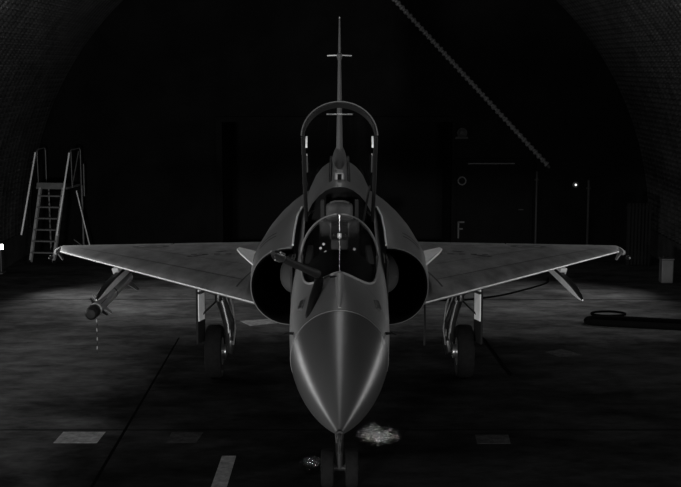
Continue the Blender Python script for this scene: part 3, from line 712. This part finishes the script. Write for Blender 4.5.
# puddles
def puddle(cx, cy, rx, ry, label, seed):
    rnd = random.Random(seed); n = 40; ph = [rnd.random() * 6 for _ in range(4)]
    poly = []
    for k in range(n):
        a = 2 * PI * k / n; q = 1 + .18 * math.sin(3 * a + ph[0]) + .12 * math.sin(5 * a + ph[1]) + .08 * math.sin(9 * a + ph[2])
        poly.append((cx + rx * q * math.cos(a), cy + ry * q * math.sin(a), .0))
    m = MB().prism(poly, (0, 0, .004)).build('puddle', M['water'], smooth=False)
    return tag(m, label, 'puddle')
wm = bpy.data.materials.new('wet_film'); wm.use_nodes = True
nt = wm.node_tree; b = nt.nodes['Principled BSDF']; b.inputs['Base Color'].default_value = (.01, .01, .01, 1); b.inputs['Roughness'].default_value = .16; b.inputs['Specular IOR Level'].default_value = .5
tc = nt.nodes.new('ShaderNodeTexCoord'); nz = nt.nodes.new('ShaderNodeTexNoise'); nz.inputs['Scale'].default_value = 12; nz.inputs['Detail'].default_value = 8
mp = nt.nodes.new('ShaderNodeMapping'); mp.inputs['Scale'].default_value = (1, 1.6, 1)
bp = nt.nodes.new('ShaderNodeBump'); bp.inputs['Strength'].default_value = 1; bp.inputs['Distance'].default_value = .12
nt.links.new(tc.outputs['Object'], mp.inputs['Vector']); nt.links.new(mp.outputs[0], nz.inputs['Vector']); nt.links.new(nz.outputs['Fac'], bp.inputs['Height']); nt.links.new(bp.outputs[0], b.inputs['Normal'])
# the film breaks up over the rough concrete towards its rim
gm = nt.nodes.new('ShaderNodeTexCoord'); sb = nt.nodes.new('ShaderNodeVectorMath'); sb.operation = 'MULTIPLY_ADD'; sb.inputs[1].default_value = (2, 2, 0); sb.inputs[2].default_value = (-1, -1, 0)
ln = nt.nodes.new('ShaderNodeVectorMath'); ln.operation = 'LENGTH'
nt.links.new(gm.outputs['Generated'], sb.inputs[0]); nt.links.new(sb.outputs[0], ln.inputs[0])
n2 = nt.nodes.new('ShaderNodeTexNoise'); n2.inputs['Scale'].default_value = 17; n2.inputs['Detail'].default_value = 5; nt.links.new(mp.outputs[0], n2.inputs['Vector'])
ma = nt.nodes.new('ShaderNodeMath'); ma.operation = 'MULTIPLY_ADD'; ma.inputs[1].default_value = -.55; nt.links.new(ln.outputs['Value'], ma.inputs[0]); nt.links.new(n2.outputs['Fac'], ma.inputs[2])
mr = nt.nodes.new('ShaderNodeMapRange'); mr.inputs['From Min'].default_value = .14; mr.inputs['From Max'].default_value = .38; nt.links.new(ma.outputs[0], mr.inputs['Value']); nt.links.new(mr.outputs[0], b.inputs['Alpha'])
M['water'] = wm
puddle(.45, 5.62, .33, .52, 'glinting puddle on the floor right of the nose wheels', 1)
puddle(-.30, 4.55, .14, .36, 'small wet patch on the floor left of the nose wheels', 2)

# ================================================================ LIGHT
def area(name, loc, aim, sx, sy, power, spread=180):
    l = bpy.data.lights.new(name, 'AREA'); l.shape = 'RECTANGLE'; l.size = sx; l.size_y = sy; l.energy = power; l.spread = math.radians(spread)
    o = bpy.data.objects.new(name, l); COL.objects.link(o); o.location = loc
    o.rotation_euler = (Vector(aim) - Vector(loc)).to_track_quat('-Z', 'Y').to_euler(); return o
area('front_light_left', (-4.2, -9.0, .9), (0, 8, .9), 1.4, 1.4, 1350)  # unseen area lights inside the closed front wall, for light from the front
area('front_light_right', (4.2, -9.0, .9), (0, 8, .9), 1.4, 1.4, 480)
def side_strip(sg, power, label):
    x, z, y0, y1 = sg * 6.75, 2.2, 5.0, 13.0
    o = thing('side_strip_light', (x, (y0 + y1) / 2, z), label, 'lamp')
    MB().box((x + sg * .05, (y0 + y1) / 2, z + .05), (.10, y1 - y0, .10)).build('housing', M['housing'], o, smooth=False)
    for k in range(4):
        y = lerp(y0 + .5, y1 - .5, k / 3); MB().box((x + sg * .11, y, z + .06), (.06, .05, .04)).build('bracket', M['housing'], o, smooth=False)
    area('side_strip_lamp', (x - sg * .02, (y0 + y1) / 2, z), (0, (y0 + y1) / 2, 1.6), y1 - y0, .20, power)
side_strip(-1, 105, 'long strip lamp on the left side of the vault')
side_strip(1, 72, 'long strip lamp on the right side of the vault')
area('side_lamp_left', (-6.3, 15.6, 2.6), (-3.2, 13.5, 0), .5, .5, 60, 84)
area('side_lamp_right', (6.3, 15.6, 2.6), (3.4, 13.8, 0), .5, .5, 38, 84)
# lamp added unseen behind the aircraft so the puddles glint under the belly
o = thing('work_light', (.65, 18.7, 0), 'low lamp added unseen behind the fighter for the puddle glints', 'lamp')
MB().box((.65, 18.78, .85), (.34, .10, .24)).build('housing', M['housing'], o, bevel=.015)
MB().box((.65, 18.72, .85), (.28, .012, .18)).build('lamp_face', M['lamp'], o, smooth=False)
MB().tube([(.65, 18.8, .03), (.65, 18.8, .76)], .018, 8).build('stand', M['housing'], o)
MB().box((.65, 18.8, .015), (.4, .4, .03)).build('base', M['housing'], o, bevel=.005)
area('puddle_glint_light', (.65, 18.68, .85), (.5, 6, .1), .28, .18, 2.6, 80)
w = bpy.data.worlds.new('world'); sc.world = w; w.use_nodes = True
w.node_tree.nodes['Background'].inputs[0].default_value = (0, 0, 0, 1)

# ================================================================ CAMERA
cd = bpy.data.cameras.new('camera'); cam = bpy.data.objects.new('camera', cd); COL.objects.link(cam)
cam.location = (0, -9.0, 4.4); cam.rotation_euler = (PI / 2 - .142, 0, 0)
cd.sensor_width = 36; cd.lens = 36 * 1260 / 681; cd.shift_x = 1.0 / 681; cd.clip_end = 200
sc.camera = cam
vs = sc.view_settings; vs.view_transform = 'Standard'; vs.look = 'None'; vs.gamma = 1; vs.use_curve_mapping = False; vs.exposure = 0
